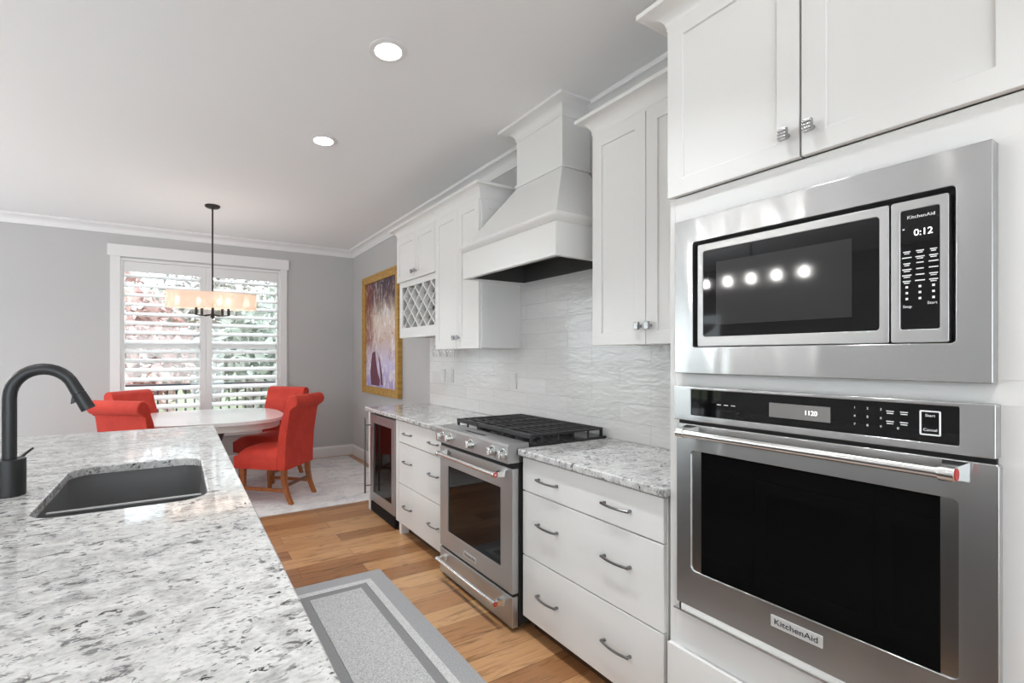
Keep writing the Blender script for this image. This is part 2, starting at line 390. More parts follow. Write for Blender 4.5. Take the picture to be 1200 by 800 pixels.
# ------------------------------------------------------------------ window with plantation shutters
win = thing('window_1', None, None, (0, YF, 0), kind='structure')
c = MB(); c.box(-.66, WX0 + .01, YF - .022, YF, .40, 2.487, .003); c.box(WX1 - .01, 1.22, YF - .022, YF, .40, 2.487, .003)
c.build('casing', M['trim'], win)
MB().box(-.685, 1.243, YF - .034, YF, 2.485, 2.615, .004).build('header', M['trim'], win)
c = MB(); c.box(-.70, 1.26, YF - .06, YF + .04, .47, .50, .004); c.box(-.66, 1.22, YF - .02, YF, .39, .47, .003); c.build('sill', M['trim'], win)
YS = YF + .02
f = MB(); f.box(WX0, WX0 + .03, YS - .025, YS + .02, WZ0, WZ1, .002); f.box(WX1 - .03, WX1, YS - .025, YS + .02, WZ0, WZ1, .002)
f.box(WX0 + .03, WX1 - .03, YS - .025, YS + .02, WZ1 - .03, WZ1, .002); f.box(WX0 + .03, WX1 - .03, YS - .025, YS + .02, WZ0, WZ0 + .03, .002)
f.build('shutter_frame', M['trim'], win)
XM = .285
for a, b in ((WX0 + .032, XM - .002), (XM + .002, WX1 - .032)):
    il = a + (.012 if a < 0 else .062); ir = b - (.062 if a < 0 else .012)
    il = max(il, -.532); ir = min(ir, 1.102)
    p = MB(); y0, y1 = YS - .015, YS + .015
    p.box(a, il, y0, y1, WZ0 + .032, WZ1 - .032, .003); p.box(ir, b, y0, y1, WZ0 + .032, WZ1 - .032, .003)
    p.box(il, ir, y0, y1, 2.325, WZ1 - .032, .003); p.box(il, ir, y0, y1, WZ0 + .032, .62, .003)
    sp_ = p.build('shutter_panel', M['trim'], win)
    lv = MB(); z = .675; T = R(25)
    while z < 2.30:
        prof = []
        for i in range(14):
            t = 2 * PI * i / 14; u, v = .055 * math.cos(t), .0065 * math.sin(t)
            prof.append((YS + u * math.cos(T) - v * math.sin(T), z + u * math.sin(T) + v * math.cos(T)))
        lv.prism(prof, il + .002, ir - .002, 'X'); z += .1068
    lv.build('louvers', M['trim'], sp_, angle=50)
g = MB(); g.box(WX0, XM - .03, YF + .115, YF + .12, WZ0, WZ1); g.box(XM + .03, WX1, YF + .115, YF + .12, WZ0, WZ1); g.build('pane', M['pane'], win, smooth=False)
g = MB(); g.box(XM - .03, XM + .03, YF + .09, YF + .14, WZ0, WZ1, .002)
for a, b in ((WX0, XM - .03), (XM + .03, WX1)):
    g.box(a, a + .04, YF + .1, YF + .135, WZ0, WZ1); g.box(b - .04, b, YF + .1, YF + .135, WZ0, WZ1)
    g.box(a, b, YF + .1, YF + .135, WZ0, WZ0 + .04); g.box(a, b, YF + .1, YF + .135, WZ1 - .04, WZ1); g.box(a, b, YF + .1, YF + .135, 1.46, 1.51)
g.build('sash', M['trim'], win)

# ------------------------------------------------------------------ outdoors, seen between the louvers
struct(MB().box(-9, 11, 6.7, 9.6, -.35, -.08).build('deck', M['deck'], smooth=False))
struct(MB().box(-40, 40, 9.6, 60, -1.3, -1.0).build('lawn', M['lawn'], smooth=False))
rl = thing('deck_railing', 'dark topped deck railing with slim balusters outside the shuttered window', 'railing', (0, 9.4, -.08))
MB().box(-5, 6, 9.34, 9.46, .86, .90, .004).build('top_rail', M['rail_dark'], rl)
MB().box(-5, 6, 9.38, 9.42, .02, .06, .003).build('bottom_rail', M['rail_dark'], rl)
for x in (-5, -2.8, -.6, 1.6, 3.8, 6): MB().box(x - .05, x + .05, 9.35, 9.45, -.08, .86, .004).build('post', M['rail_dark'], rl)
x = -2.6
bal = None
while x < 3.6:
    if bal is None: bal = MB().box(x - .014, x + .014, 9.386, 9.414, .06, .86).build('baluster', M['rail_dark'], rl); x0 = x
    else:
        q = bal.copy(); COL.objects.link(q); q.parent = rl; q.location = (x - x0, 0, 0)
    x += .135
    if abs((x + .6) % 2.2) < .07 or abs((x + .6) % 2.2) > 2.13: x += .135
def tree(label, x, y, r, zc, lm, n=900, seed=1):
    rnd = random.Random(seed)
    t = thing('garden_tree', label, 'tree', (x, y, -1.0), group='trees beyond the deck')
    MB().tube([(x, y, -1), (x + .1, y, 0), (x + .05, y, zc), (x + .2, y + .1, zc + r * .6)], [.16, .13, .1, .04], 10).build('trunk', M['bark'], t)
    mb = MB()
    for i in range(n):
        d = Vector((rnd.gauss(0, 1), rnd.gauss(0, 1), rnd.gauss(0, 1))).normalized() * r * (rnd.random() ** .4)
        c = Vector((x, y, zc)) + Vector((d.x, d.y, d.z * 1.05)); s_ = rnd.uniform(.10, .24)
        q = Matrix.Rotation(rnd.uniform(0, 6), 3, Vector((rnd.random() - .5, rnd.random() - .5, rnd.random() - .5)).normalized())
        vs = [mb.bm.verts.new(c + q @ Vector(v)) for v in ((-s_, 0, 0), (0, -s_ * .5, .02), (s_, 0, 0), (0, s_ * .5, .02))]; mb.bm.faces.new(vs)
    mb.build('foliage', lm, t, smooth=False)
tree('rust leaved tree behind the left shutter', -1.6, 14.0, 2.0, 1.3, M['leaf_rust'], 2200, 3)
tree('grey green tree rising at the upper corner of the left shutter', -4.8, 19.5, 2.8, 4.0, M['leaf_green'], 2400, 5)
tree('dull brown tree behind the window mullion', .9, 20.2, 2.2, 2.0, M['leaf_grey'], 2200, 8)
tree('pale green tree behind the right shutter', 2.7, 15.0, 1.9, 1.4, M['leaf_green'], 2200, 11)
tree('tall grey tree behind the hanging shade', 1.6, 26.5, 3.6, 5.4, M['leaf_grey'], 2200, 14)

# ------------------------------------------------------------------ small hardware builders (part meshes)
def bar_pull(x, y, z, parent, L=.135):
    """arched bar pull on a face at x looking to -X"""
    pts = []
    for i in range(11):
        t = -1 + 2 * i / 10; pts.append((x - .018 - .012 * (1 - t * t), y + t * L / 2, z))
    mb = MB().tube(pts, [.0052 if 0 < i < 10 else .006 for i in range(11)], 10)
    for s_ in (-1, 1): mb.cyl((x, y + s_ * L / 2 * .93, z), (x - .019, y + s_ * L / 2 * .93, z), .0065, .0055, 12)
    return mb.build('pull', M['nickel'], parent)
def t_knob(x, y, z, parent):
    mb = MB().cyl((x, y, z), (x - .02, y, z), .0075, .006, 14)
    mb.box(x - .032, x - .018, y - .011, y + .011, z - .017, z + .017, .003)
    for dz in (-.009, 0, .009): mb.box(x - .0345, x - .031, y - .011, y + .011, z + dz - .0025, z + dz + .0025, .001)
    return mb.build('knob', M['knobmetal'], parent)
def shaker(x, y0, y1, z0, z1, parent, name='door', stile=.057, t=.02):
    """framed door on a face looking to -X; x is its room side"""
    mb = MB(); yz_frame(mb, x, x + t, y0, y1, z0, z1, y0 + stile, y1 - stile, z0 + stile, z1 - stile, .0015, .0015)
    mb.box(x + .009, x + t, y0 + stile - .004, y1 - stile + .004, z0 + stile - .004, z1 - stile + .004)
    return mb.build(name, M['paint'], parent)
def slab(x, y0, y1, z0, z1, parent, name='drawer', t=.02):
    return MB().box(x, x + t, y0, y1, z0, z1, .002).build(name, M['paint'], parent)
def crown_run(mb, xf, y0, y1, z0, z1, p, yl=True, yr=True, xb=WR - .004):
    """cove crown on a cabinet top: front along Y plus returns; mitred hexa strips"""
    d = z1 - z0; n = 8; prof = [(.004, z0), (.004, z0 + .012)]
    for i in range(n + 1):
        t = i / n * PI / 2; prof.append((.006 + (p - .012) * (1 - math.cos(t)), z0 + .014 + (d - .032) * math.sin(t)))
    prof += [(p, z1 - .016), (p, z1)]
    L = [];
    for o, z in prof:
        pts = [(xb, y1 + (o if yl else 0), z), (xf - o, y1 + (o if yl else 0), z), (xf - o, y0 - (o if yr else 0), z), (xb, y0 - (o if yr else 0), z)]
        L.append([mb.bm.verts.new(q) for q in pts])
    for a, b in zip(L, L[1:]):
        for i in range(3): mb.bm.faces.new((a[i], a[i + 1], b[i + 1], b[i]))
        mb.bm.faces.new((a[3], a[0], b[0], b[3]))
    mb.bm.faces.new(L[-1]); mb.bm.faces.new(L[0][::-1]); return mb

# ------------------------------------------------------------------ oven tower (tall cabinet)
XF = 1.48            # door and drawer fronts
XC = 1.50            # carcass front
T0, T1 = .238, 1.068
tw = thing('oven_tower_cabinet', 'tall white oven cabinet holding the two built-in appliances', 'cabinet', (1.8, .62, 0))
tb = MB(); tb.box(1.485, WR - .004, T1 - .02, T1, .09, 2.50, .0015)         # left side panel
tb.box(1.485, WR - .004, T0, T0 + .02, .09, 2.50, .0015)
tb.box(XC, WR - .004, T0 + .02, T1 - .02, 2.46, 2.50)
for z0, z1 in ((1.828, 1.915), (1.271, 1.325), (.385, .535)):        # rails round the appliances
    tb.box(1.485, 1.52, T0 + .02, T1 - .02, z0, z1, .001)
tb.box(1.485, 1.52, T1 - .055, T1 - .02, .535, 1.271); tb.box(1.485, 1.52, T1 - .055, T1 - .02, 1.325, 1.828)
tb.box(1.485, 1.52, T0 + .02, .322, .535, 1.271); tb.box(1.485, 1.52, T0 + .02, .322, 1.325, 1.828)
tb.box(1.52, WR - .004, T0 + .02, T1 - .02, 1.29, 1.30); tb.box(1.52, WR - .004, T0 + .02, T1 - .02, .50, .515); tb.box(1.52, WR - .004, T0 + .02, T1 - .02, 1.85, 1.87)
tb.box(2.08, WR - .004, T0 + .02, T1 - .02, .09, 2.46)
tb.build('body', M['paint'], tw)
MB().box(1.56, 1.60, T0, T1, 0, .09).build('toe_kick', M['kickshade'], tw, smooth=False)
d1 = shaker(1.465, .660, T1 - .003, 1.918, 2.515, tw); t_knob(1.465, .688, 1.985, d1)
d2 = shaker(1.465, T0 + .003, .654, 1.918, 2.515, tw); t_knob(1.465, .628, 1.985, d2)
dr = slab(1.465, T0 + .003, T1 - .003, .095, .388, tw); bar_pull(1.465, .85, .26, dr); bar_pull(1.465, .42, .26, dr)
crown_run(MB(), 1.475, T0, T1, 2.50, 2.575, .075, xb=1.674).build('crown', M['paint'], tw, angle=30)

# ------------------------------------------------------------------ built-in microwave
mw = thing('built_in_microwave', 'stainless microwave with wide trim kit built in above the wall oven', 'microwave', (1.6, .66, 1.32))
X0 = 1.447
t = MB(); yz_frame(t, X0, 1.484, .297, 1.024, 1.318, 1.822, .352, .960, 1.403, 1.743, .003, .008); t.build('trim_kit', M['steel'], mw)
b = MB(); b.box(1.475, 1.483, .345, .967, 1.396, 1.75); b.box(1.483, 1.95, .36, .95, 1.41, 1.74); b.build('housing', M['gap'], mw, smooth=False)
d = MB(); yz_frame(d, X0 + .002, 1.474, .4635, .944, 1.405, 1.731, .482, .926, 1.436, 1.708, .005, .008); dr = d.build('door', M['steelflat'], mw)
MB().box(1.4515, 1.472, .478, .930, 1.432, 1.712).build('window', M['blackgloss'], dr, smooth=False)
MB().box(1.4508, 1.4516, .536, .883, 1.472, 1.668).build('perforated_screen', M['screenglass'], dr, smooth=False)
cp = MB(); yz_frame(cp, X0 + .002, 1.474, .362, .4605, 1.405, 1.731, .377, .443, 1.436, 1.709, .005, .004); cp = cp.build('control_panel', M['steelflat'], mw)
MB().box(1.4505, 1.472, .373, .447, 1.432, 1.713).build('touch_glass', M['blackgloss'], cp, smooth=False)
XT = 1.4501
text(0, 'lettering', 'KitchenAid', .408, XT, 1.692, .0105, M['print'], mw)
text(0, 'clock_digits', '0:12', .404, XT, 1.655, .021, M['digits'], mw, sx=.9)
pm = MB()
rnd = random.Random(4)
MB().box(XT - .0002, XT + .0008, .436, .4395, 1.665, 1.668).build('indicator', M['print'], mw, smooth=False)
for r_ in range(9):
    for c_ in range(3):
        y = .432 - c_ * .0225; z = 1.614 - r_ * .0135; wd = rnd.uniform(.0055, .0085)
        if r_ < 6:
            pm.box(XT - .0002, XT + .0008, y - wd, y + wd, z - .0012, z + .0012)
            if rnd.random() < .6: pm.box(XT - .0002, XT + .0008, y - wd * .7, y + wd * .7, z - .0052, z - .0032)
        else: pm.box(XT - .0002, XT + .0008, y - .0022, y + .0022, z - .0025, z + .0025)
pm.build('key_markings', M['print'], mw, smooth=False)
text(0, 'lettering', 'Stop', .431, XT, 1.488, .0085, M['print'], mw); text(0, 'lettering', 'Start', .389, XT, 1.494, .0085, M['print'], mw)

# ------------------------------------------------------------------ wall oven
ov = thing('wall_oven', 'stainless single wall oven with black glass door below the microwave', 'oven', (1.6, .66, .53))
p = MB(); yz_frame(p, X0, 1.484, .293, 1.028, 1.163, 1.275, .346, .967, 1.182, 1.266, .003, .003); p.build('control_panel', M['steel'], ov)
MB().box(1.4505, 1.48, .342, .971, 1.178, 1.270).build('control_glass', M['blackgloss'], ov, smooth=False)
MB().box(1.4498, 1.4506, .581, .728, 1.203, 1.243).build('display', M['display'], ov, smooth=False)
text(0, 'clock_digits', '1120', .625, 1.4494, 1.2225, .017, M['digits'], ov, sx=.9)
XT = 1.4500
for i, ch in enumerate('1234567890'):
    rr, cc = (i // 3, i % 3) if i < 9 else (2, 3)
    text(0, 'lettering', ch, .530 - cc * .0255 - (.006 if i == 9 else 0), XT, 1.2475 - rr * .0205, .0075, M['print'], ov)
pm = MB()
for c_ in range(2):
    for r_ in range(2):
        y = .462 - c_ * .025; z = 1.244 - r_ * .024
        pm.box(XT - .0002, XT + .0008, y - .007, y + .007, z, z + .002); pm.box(XT - .0002, XT + .0008, y - .006, y + .006, z - .005, z - .003)
ko = MB(); yz_frame(ko, XT - .0002, XT + .0008, .424 - .048, .424 - .015, 1.199, 1.252, .424 - .0472, .424 - .0158, 1.1998, 1.2512, .001, .001); ko.build('key_outline', M['print'], ov, smooth=False)
im = MB()
for i in range(3): im.box(XT - .0002, XT + .0008, .868 - i * .022, .880 - i * .022, 1.2225, 1.2245)
im.build('indicator_marks', M['print'], ov, smooth=False)
pm.build('key_markings', M['print'], ov, smooth=False)
text(0, 'lettering', 'Start', .3925, XT, 1.242, .0085, M['print'], ov); text(0, 'lettering', 'Cancel', .3925, XT, 1.210, .0085, M['print'], ov)
MB().box(1.472, 1.484, .297, 1.024, .53, 1.172).build('gasket', M['gap'], ov, smooth=False)
MB().box(1.53, 1.98, .335, 1.005, .545, 1.26).build('oven_body', M['gap'], ov, smooth=False)
d = MB(); yz_frame(d, X0, 1.470, .288, 1.017, .556, 1.152, .347, .965, .677, 1.067, .006, .014); dr = d.build('door', M['steel'], ov)
for a, b_ in ((.343, .376), (.932, .969)): MB().box(1.4515, 1.4575, a, b_, .673, 1.071).build('window_border', M['chrome'], dr, smooth=False)
MB().box(1.4505, 1.462, .376, .932, .672, 1.072).build('window', M['blackgloss'], dr, smooth=False)
XH = 1.388
h = MB().cyl((XH, .352, 1.130), (XH, .965, 1.130), .0125, n=28, bev=.002); h.cyl((XH, .336, 1.130), (XH, .362, 1.130), .0165, n=28, bev=.002); h.cyl((XH, .948, 1.130), (XH, .972, 1.130), .0165, n=28, bev=.002)
h.hexa([(XH, .342, 1.119), (XH, .360, 1.119), (X0, .372, 1.108), (X0, .330, 1.108)], [(XH, .342, 1.141), (XH, .360, 1.141), (X0, .372, 1.150), (X0, .330, 1.150)])
h.hexa([(XH, .950, 1.119), (XH, .968, 1.119), (X0, .980, 1.108), (X0, .938, 1.108)], [(XH, .950, 1.141), (XH, .968, 1.141), (X0, .980, 1.150), (X0, .938, 1.150)])
hd = h.build('handle', M['chrome'], dr)
MB().cyl((XH, .3365, 1.130), (XH, .3345, 1.130), .0125, n=24).build('end_medallion', M['red_badge'], hd)
bd = MB().box(1.4435, 1.4475, .596, .721, .616, .648, .001).build('badge_plate', M['badge'], dr)
text(0, 'lettering', 'KitchenAid', .6585, 1.4432, .632, .0225, M['ink'], dr, ext=.0006, sx=1.06)
v = MB(); v.box(1.440, 1.484, .297, 1.024, .530, .537, .001); v.box(1.462, 1.478, .31, 1.01, .537, .5485); v.build('bottom_vent', M['chrome'], ov)

# ------------------------------------------------------------------ base cabinets and countertops
def drawer_base(y0, y1, label, loc, pulls, feet):
    t = thing('drawer_base_cabinet', label, 'cabinet', loc, group=None)
    mb = MB(); mb.box(XC, WR - .012, y0, y0 + .018, .085, .880); mb.box(XC, WR - .012, y1 - .018, y1, .085, .880)
    mb.box(XC, WR - .012, y0 + .018, y1 - .018, .085, .10); mb.box(XC, XC + .02, y0 + .018, y1 - .018, .86, .880); mb.box(WR - .03, WR - .012, y0 + .018, y1 - .018, .1, .86)
    mb.box(XC, XC + .018, y0 + .018, y1 - .018, .695, .72); mb.box(XC, XC + .018, y0 + .018, y1 - .018, .375, .405)
    mb.build('body', M['paint'], t)
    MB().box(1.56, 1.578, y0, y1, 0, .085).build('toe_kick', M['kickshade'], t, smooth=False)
    for z0, z1, zp in ((.712, .872, .787), (.396, .706, .575), (.088, .390, .237)):
        d = slab(XF, y0 + .003, y1 - .003, z0, z1, t)
        for yp in pulls: bar_pull(XF, yp, zp, d)
    for (a, b) in feet:
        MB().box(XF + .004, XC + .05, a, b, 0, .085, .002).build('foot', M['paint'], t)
    return t
drawer_base(1.088, 1.890, 'wide white three drawer base cabinet between range and oven tower', (1.78, 1.49, 0), (1.70, 1.297), [])
drawer_base(2.675, 3.437, 'white three drawer base cabinet left of the range with a square foot', (1.78, 3.06, 0), (3.26, 2.84), [(3.392, 3.434)])
fp = thing('filler_panel', 'narrow white furniture leg panel at the end beside the drink fridge', 'panel', (1.8, 4.09, 0))
MB().box(XF, WR - .012, 4.062, 4.118, .085, .880, .002).build('panel', M['paint'], fp)
MB().box(XF, XF + .055, 4.062, 4.118, 0, .085, .002).build('foot', M['paint'], fp)
MB().box(XF, XC + .3, 3.440, 3.492, .085, .880, .002).build('stile', M['paint'], fp)
def counter(y0, y1, label):
    mb = MB(); mb.box(1.455, WR - .012, y0, y1, .882, .914, .006, 3)
    return tag(origin(mb.build('countertop', M['granite']), (1.78, (y0 + y1) / 2, .882)), label, 'countertop')
counter(1.070, 1.898, 'short speckled granite countertop right of the range')
counter(2.672, 4.150, 'long speckled granite countertop left of the range over the drink fridge')

# ------------------------------------------------------------------ drink fridge
fr = thing('drink_fridge', 'undercounter drink fridge with dark glass door and steel bar handle', 'fridge', (1.78, 3.78, 0))
MB().box(1.512, 2.05, 3.50, 4.055, .02, .868).build('body', M['gap'], fr, smooth=False)
d = MB(); yz_frame(d, 1.472, 1.508, 3.502, 4.054, .105, .862, 3.565, 3.985, .185, .79, .003, .003); d = d.build('door', M['steelflat'], fr)
MB().box(1.480, 1.500, 3.56, 3.99, .18, .795).build('glass', M['blackgloss'], d, smooth=False)
MB().box(1.478, 1.482, 3.945, 3.985, .19, .785).build('inner_trim', M['black'], d, smooth=False)
h = MB().cyl((1.415, 4.025, .17), (1.415, 4.025, .83), .0085, n=16, bev=.001)
for z in (.235, .765): h.cyl((1.415, 4.025, z), (1.472, 4.025, z), .0055, n=12)
h.build('handle', M['nickel'], d)
v = MB()
for i in range(6): v.box(1.478, 1.51, 3.51, 4.05, .012 + i * .014, .019 + i * .014)
v.build('toe_grille', M['gap'], fr, smooth=False)

# ------------------------------------------------------------------ gas range
Y0, Y1 = 1.906, 2.662
rg = thing('gas_range', 'stainless slide-in gas range with black grates under the white hood', 'range', (1.75, 2.284, 0))
b = MB(); b.box(1.468, 2.07, Y0, Y1, .03, .90, .002)
for y in (Y0 + .05, Y1 - .05):
    for x in (1.50, 2.0): b.cyl((x, y, 0), (x, y, .03), .018, n=14)
b.build('body', M['black'], rg)
# control fascia: sloped front
b = MB(); prof = [(1.402, .842), (1.398, .925), (1.406, .936), (1.470, .938), (1.53, .938), (1.53, .842)]
b.prism(prof, Y0 - .003, Y1 + .003, 'Y', .002); b.build('control_fascia', M['steelflat'], rg)
MB().box(1.447, 1.463, Y0 + .28, Y1 - .28, .9375, .9395).build('vent_slot', M['black'], rg, smooth=False)
MB().box(1.53, 2.085, Y0 - .003, Y1 + .003, .902, .925, .002).build('cooktop', M['enamel'], rg)
for y in (2.575, 2.478, 2.243, 2.032, 1.938):
    k_ = MB(); z = .886
    k_.cyl((1.401, y, z), (1.394, y, z), .029, n=28, bev=.002); k_.cyl((1.394, y, z), (1.368, y, z), .024, .020, n=28, bev=.003)
    k_.box(1.360, 1.372, y - .006, y + .006, z - .020, z + .020, .002); k_.build('knob', M['chrome'], rg)
MB().box(1.436, 1.468, Y0 + .004, Y1 - .004, .812, .842).build('door_gap', M['gap'], rg, smooth=False)
d = MB(); yz_frame(d, 1.430, 1.466, Y0, Y1, .190, .812, 2.008, 2.562, .295, .700, .004, .006); dr = d.build('door', M['steelflat'], rg)
MB().box(1.436, 1.46, 2.003, 2.567, .29, .705).build('window', M['blackgloss'], dr, smooth=False)
XH = 1.376
def bar_handle(z, parent, r=.0125):
    h = MB().cyl((XH, 1.982, z), (XH, 2.598, z), r, n=24, bev=.002)
    for a in (1.975, 2.58): h.cyl((XH, a, z), (XH, a + .022, z), r * 1.3, n=24, bev=.002)
    for a in (1.982, 2.585): h.hexa([(XH, a - .006, z - .010), (XH, a + .010, z - .010), (1.43, a + .020, z - .016), (1.43, a - .016, z - .016)], [(XH, a - .006, z + .010), (XH, a + .010, z + .010), (1.43, a + .020, z + .018), (1.43, a - .016, z + .018)])
    h = h.build('handle', M['chrome'], parent)
    MB().cyl((XH, 1.9755, z), (XH, 1.9735, z), r * 1.12, n=24).build('end_medallion', M['red_badge'], h)
    MB().cyl((XH, 1.9737, z), (XH, 1.973, z), r * .55, n=20).build('medallion_center', M['chrome'], h)
bar_handle(.777, dr)
MB().box(1.4275, 1.4305, 2.237, 2.372, .218, .248, .001).build('badge_plate', M['badge'], dr)
text(0, 'lettering', 'KitchenAid', 2.3045, 1.4272, .233, .022, M['ink'], dr, sx=1.1)
MB().box(1.442, 1.468, Y0 + .004, Y1 - .004, .174, .190).build('drawer_gap', M['gap'], rg, smooth=False)
dw = MB().box(1.430, 1.466, Y0, Y1, .022, .176, .004).build('drawer', M['steelflat'], rg)
bar_handle(.128, dw, .0115)
# burners and grates
for y in (2.08, 2.49):
    for x in (1.68, 1.94):
        bn = MB().lathe([(0, .925), (.052, .925), (.052, .934), (.040, .938), (.040, .946), (.036, .951), (0, .952)], (x, y, 0), 24)
        bn.build('burner', M['ironplate'], rg)
bn = MB()
bn.hexa([(1.72, 2.255, .925), (1.92, 2.255, .925), (1.92, 2.313, .925), (1.72, 2.313, .925)], [(1.73, 2.262, .95), (1.91, 2.262, .95), (1.91, 2.306, .95), (1.73, 2.306, .95)], .004)
bn.build('burner', M['ironplate'], rg)
gy = [Y0 + .004, Y0 + .255, Y1 - .255, Y1 - .004]
for i in range(3):
    a, b_ = gy[i] + .002, gy[i + 1] - .002
    g = MB(); zt = .972; x0, x1 = 1.548, 2.068
    def bar(xa, xb, ya, yb, z0=zt - .012): g.box(xa, xb, ya, yb, z0, zt, .003, 1)
    bar(x0, x0 + .030, a, b_, zt - .022); bar(x1 - .016, x1, a, b_); bar(x0 + .02, x1 - .01, a, a + .013); bar(x0 + .02, x1 - .01, b_ - .013, b_)
    bar(x0 + .02, x1 - .01, (a + b_) / 2 - .005, (a + b_) / 2 + .005)
    for j in range(8):
        x = x0 + .075 + j * .055; bar(x, x + .010, a, b_)
    for j in range(0, 8, 2):
        x = x0 + .075 + j * .055
        for y in (a + .001, b_ - .010): g.box(x + .001, x + .009, y, y + .009, .9255, zt - .006)
    for x in (x0 + .004, x1 - .015):
        for y in (a + .001, b_ - .014): g.box(x, x + .012, y, y + .012, .9255, zt - .01)
    g.build('grate', M['ironplate'], rg)

# ------------------------------------------------------------------ range hood
hd = thing('range_hood', 'white tapered wooden range hood with chimney rising to the ceiling', 'range hood', (1.9, 2.26, 1.88))
HY0, HY1, HX = 1.803, 2.686, 1.62
b = MB(); b.box(HX, HX + .02, HY0, HY1, 1.882, 2.052, .001); b.box(HX + .02, WR - .012, HY0, HY0 + .02, 1.882, 2.052, .001); b.box(HX + .02, WR - .012, HY1 - .02, HY1, 1.882, 2.052, .001)
b.box(HX + .02, WR - .012, HY0 + .02, HY1 - .02, 2.03, 2.05)
b.build('skirt', M['paint'], hd)
b = MB()                                                             # bottom bead
b.box(HX - .006, HX + .026, HY0 - .006, HY1 + .001, 1.874, 1.888, .004); b.box(HX + .026, WR - .012, HY0 - .006, HY0 + .022, 1.874, 1.888, .004); b.box(HX + .026, WR - .012, HY1 - .022, HY1 + .001, 1.874, 1.888, .004)
b.build('bottom_bead', M['paint'], hd)
b = MB()                                                             # moulding over the skirt
n = 6; L = []
for i in range(n + 1):
    t_ = i / n; o = .006 + .028 * math.sin(t_ * PI / 2); z = 2.048 + .038 * t_
    L.append([b.bm.verts.new(q) for q in ((WR - .012, HY1 + min(o, .003), z), (HX - o, HY1 + min(o, .003), z), (HX - o, HY0 - o, z), (WR - .012, HY0 - o, z))])
for a, c in zip(L, L[1:]):
    for i in range(4): b.bm.faces.new((a[i], a[(i + 1) % 4], c[(i + 1) % 4], c[i]))
b.bm.faces.new(L[0][::-1]); b.bm.faces.new(L[-1]); b.build('moulding', M['paint'], hd, angle=30)
CX, CY0, CY1 = 1.89, 2.050, 2.472
b = MB(); b.hexa([(HX + .002, HY0 + .002, 2.086), (WR - .012, HY0 + .002, 2.086), (WR - .012, HY1 - .002, 2.086), (HX + .002, HY1 - .002, 2.086)],
                 [(CX, CY0, 2.452), (WR - .012, CY0, 2.452), (WR - .012, CY1, 2.452), (CX, CY1, 2.452)]); b.build('tapered_body', M['paint'], hd, angle=20)
b = MB().box(CX - .012, WR - .002, CY0 - .012, CY1 + .012, 2.452, 2.470, .004); b.build('band', M['paint'], hd)
MB().box(CX, WR, CY0, CY1, 2.470, CEIL, .001).build('chimney', M['paint'], hd)
b = MB(); crown_run(b, CX, CY0, CY1, CEIL - .085, CEIL - .0005, .087); b.build('crown', M['paint'], hd, angle=30)
ln = MB(); ln.box(HX + .024, HX + .03, HY0 + .026, HY1 - .026, 1.884, 2.028); ln.box(WR - .02, WR - .0125, HY0 + .026, HY1 - .026, 1.884, 2.028)
ln.box(HX + .03, WR - .02, HY0 + .022, HY0 + .028, 1.884, 2.028); ln.box(HX + .03, WR - .02, HY1 - .028, HY1 - .022, 1.884, 2.028); ln.box(HX + .03, WR - .02, HY0 + .028, HY1 - .028, 2.0, 2.028)
ln.build('liner', M['hoodliner'], hd, smooth=False)
fl = MB()
for y in (1.90, 2.12, 2.35):
    for i in range(7): fl.box(HX + .07, WR - .09, y + i * .027, y + i * .027 + .014, 1.988, 1.998, .002)
fl.build('filter', M['steelflat'], hd)

# ------------------------------------------------------------------ wall cabinets
UX = 1.745                # door fronts
UC = UX + .02
def wall_cab(name, y0, y1, z0, z1, split, label, loc, crown=True, yl=True, yr=True, knob_z=1.505, knob_dy=.030, zdoor=None):
    t = thing(name, label, 'cabinet', loc)
    mb = MB(); mb.box(UC, WR - .004, y0, y1, z0 + .003, z1, .0015); mb.build('body', M['paint'], t)
    zt = zdoor or (z1 - .012)
    a = shaker(UX, split + .0015, y1 - .002, z0, zt, t); t_knob(UX, split + knob_dy, knob_z, a)
    b = shaker(UX, y0 + .002, split - .0015, z0, zt, t); t_knob(UX, split - knob_dy, knob_z, b)
    if crown: crown_run(MB(), UX + .012, y0, y1, z1 - .01, z1 + .085, .066, yl, yr).build('crown', M['paint'], t, angle=30)
    return t
wall_cab('hanging_cabinet', 1.069, 1.683, 1.425, 2.445, 1.375, 'white wall cabinet with two shaker doors between hood and oven tower', (1.93, 1.376, 1.425), yr=False, knob_dy=.026)
tc_ = wall_cab('hanging_cabinet', 2.700, 3.330, 1.425, 2.445, 2.985, 'tall white wall cabinet with two shaker doors left of the hood', (1.93, 3.0, 1.425), yl=False, yr=True, knob_dy=.026)
yzp = MB(); yz_frame(yzp, 0, .008, 1.80, 2.09, 1.45, 2.42, 1.84, 2.05, 1.50, 2.37, .001, .001)
yzp.bm.free()
# applied panel strips on the exposed side of the tall cabinet
s_ = MB(); s_.box(UC, UC + .055, 2.6925, 2.7005, 1.43, 2.43, .001); s_.box(UC + .055, WR - .002, 2.6925, 2.7005, 2.375, 2.43, .001); s_.box(WR - .02, WR - .012, 2.6925, 2.7005, 1.43, 2.375, .001)
s_.build('side_panel', M['paint'], tc_)
wall_cab('hanging_cabinet', 3.334, 4.095, 2.040, 2.445, 3.70, 'short white two door wall cabinet above the wine rack', (1.93, 3.71, 2.04), yl=True, yr=False, knob_z=2.098, knob_dy=.028)
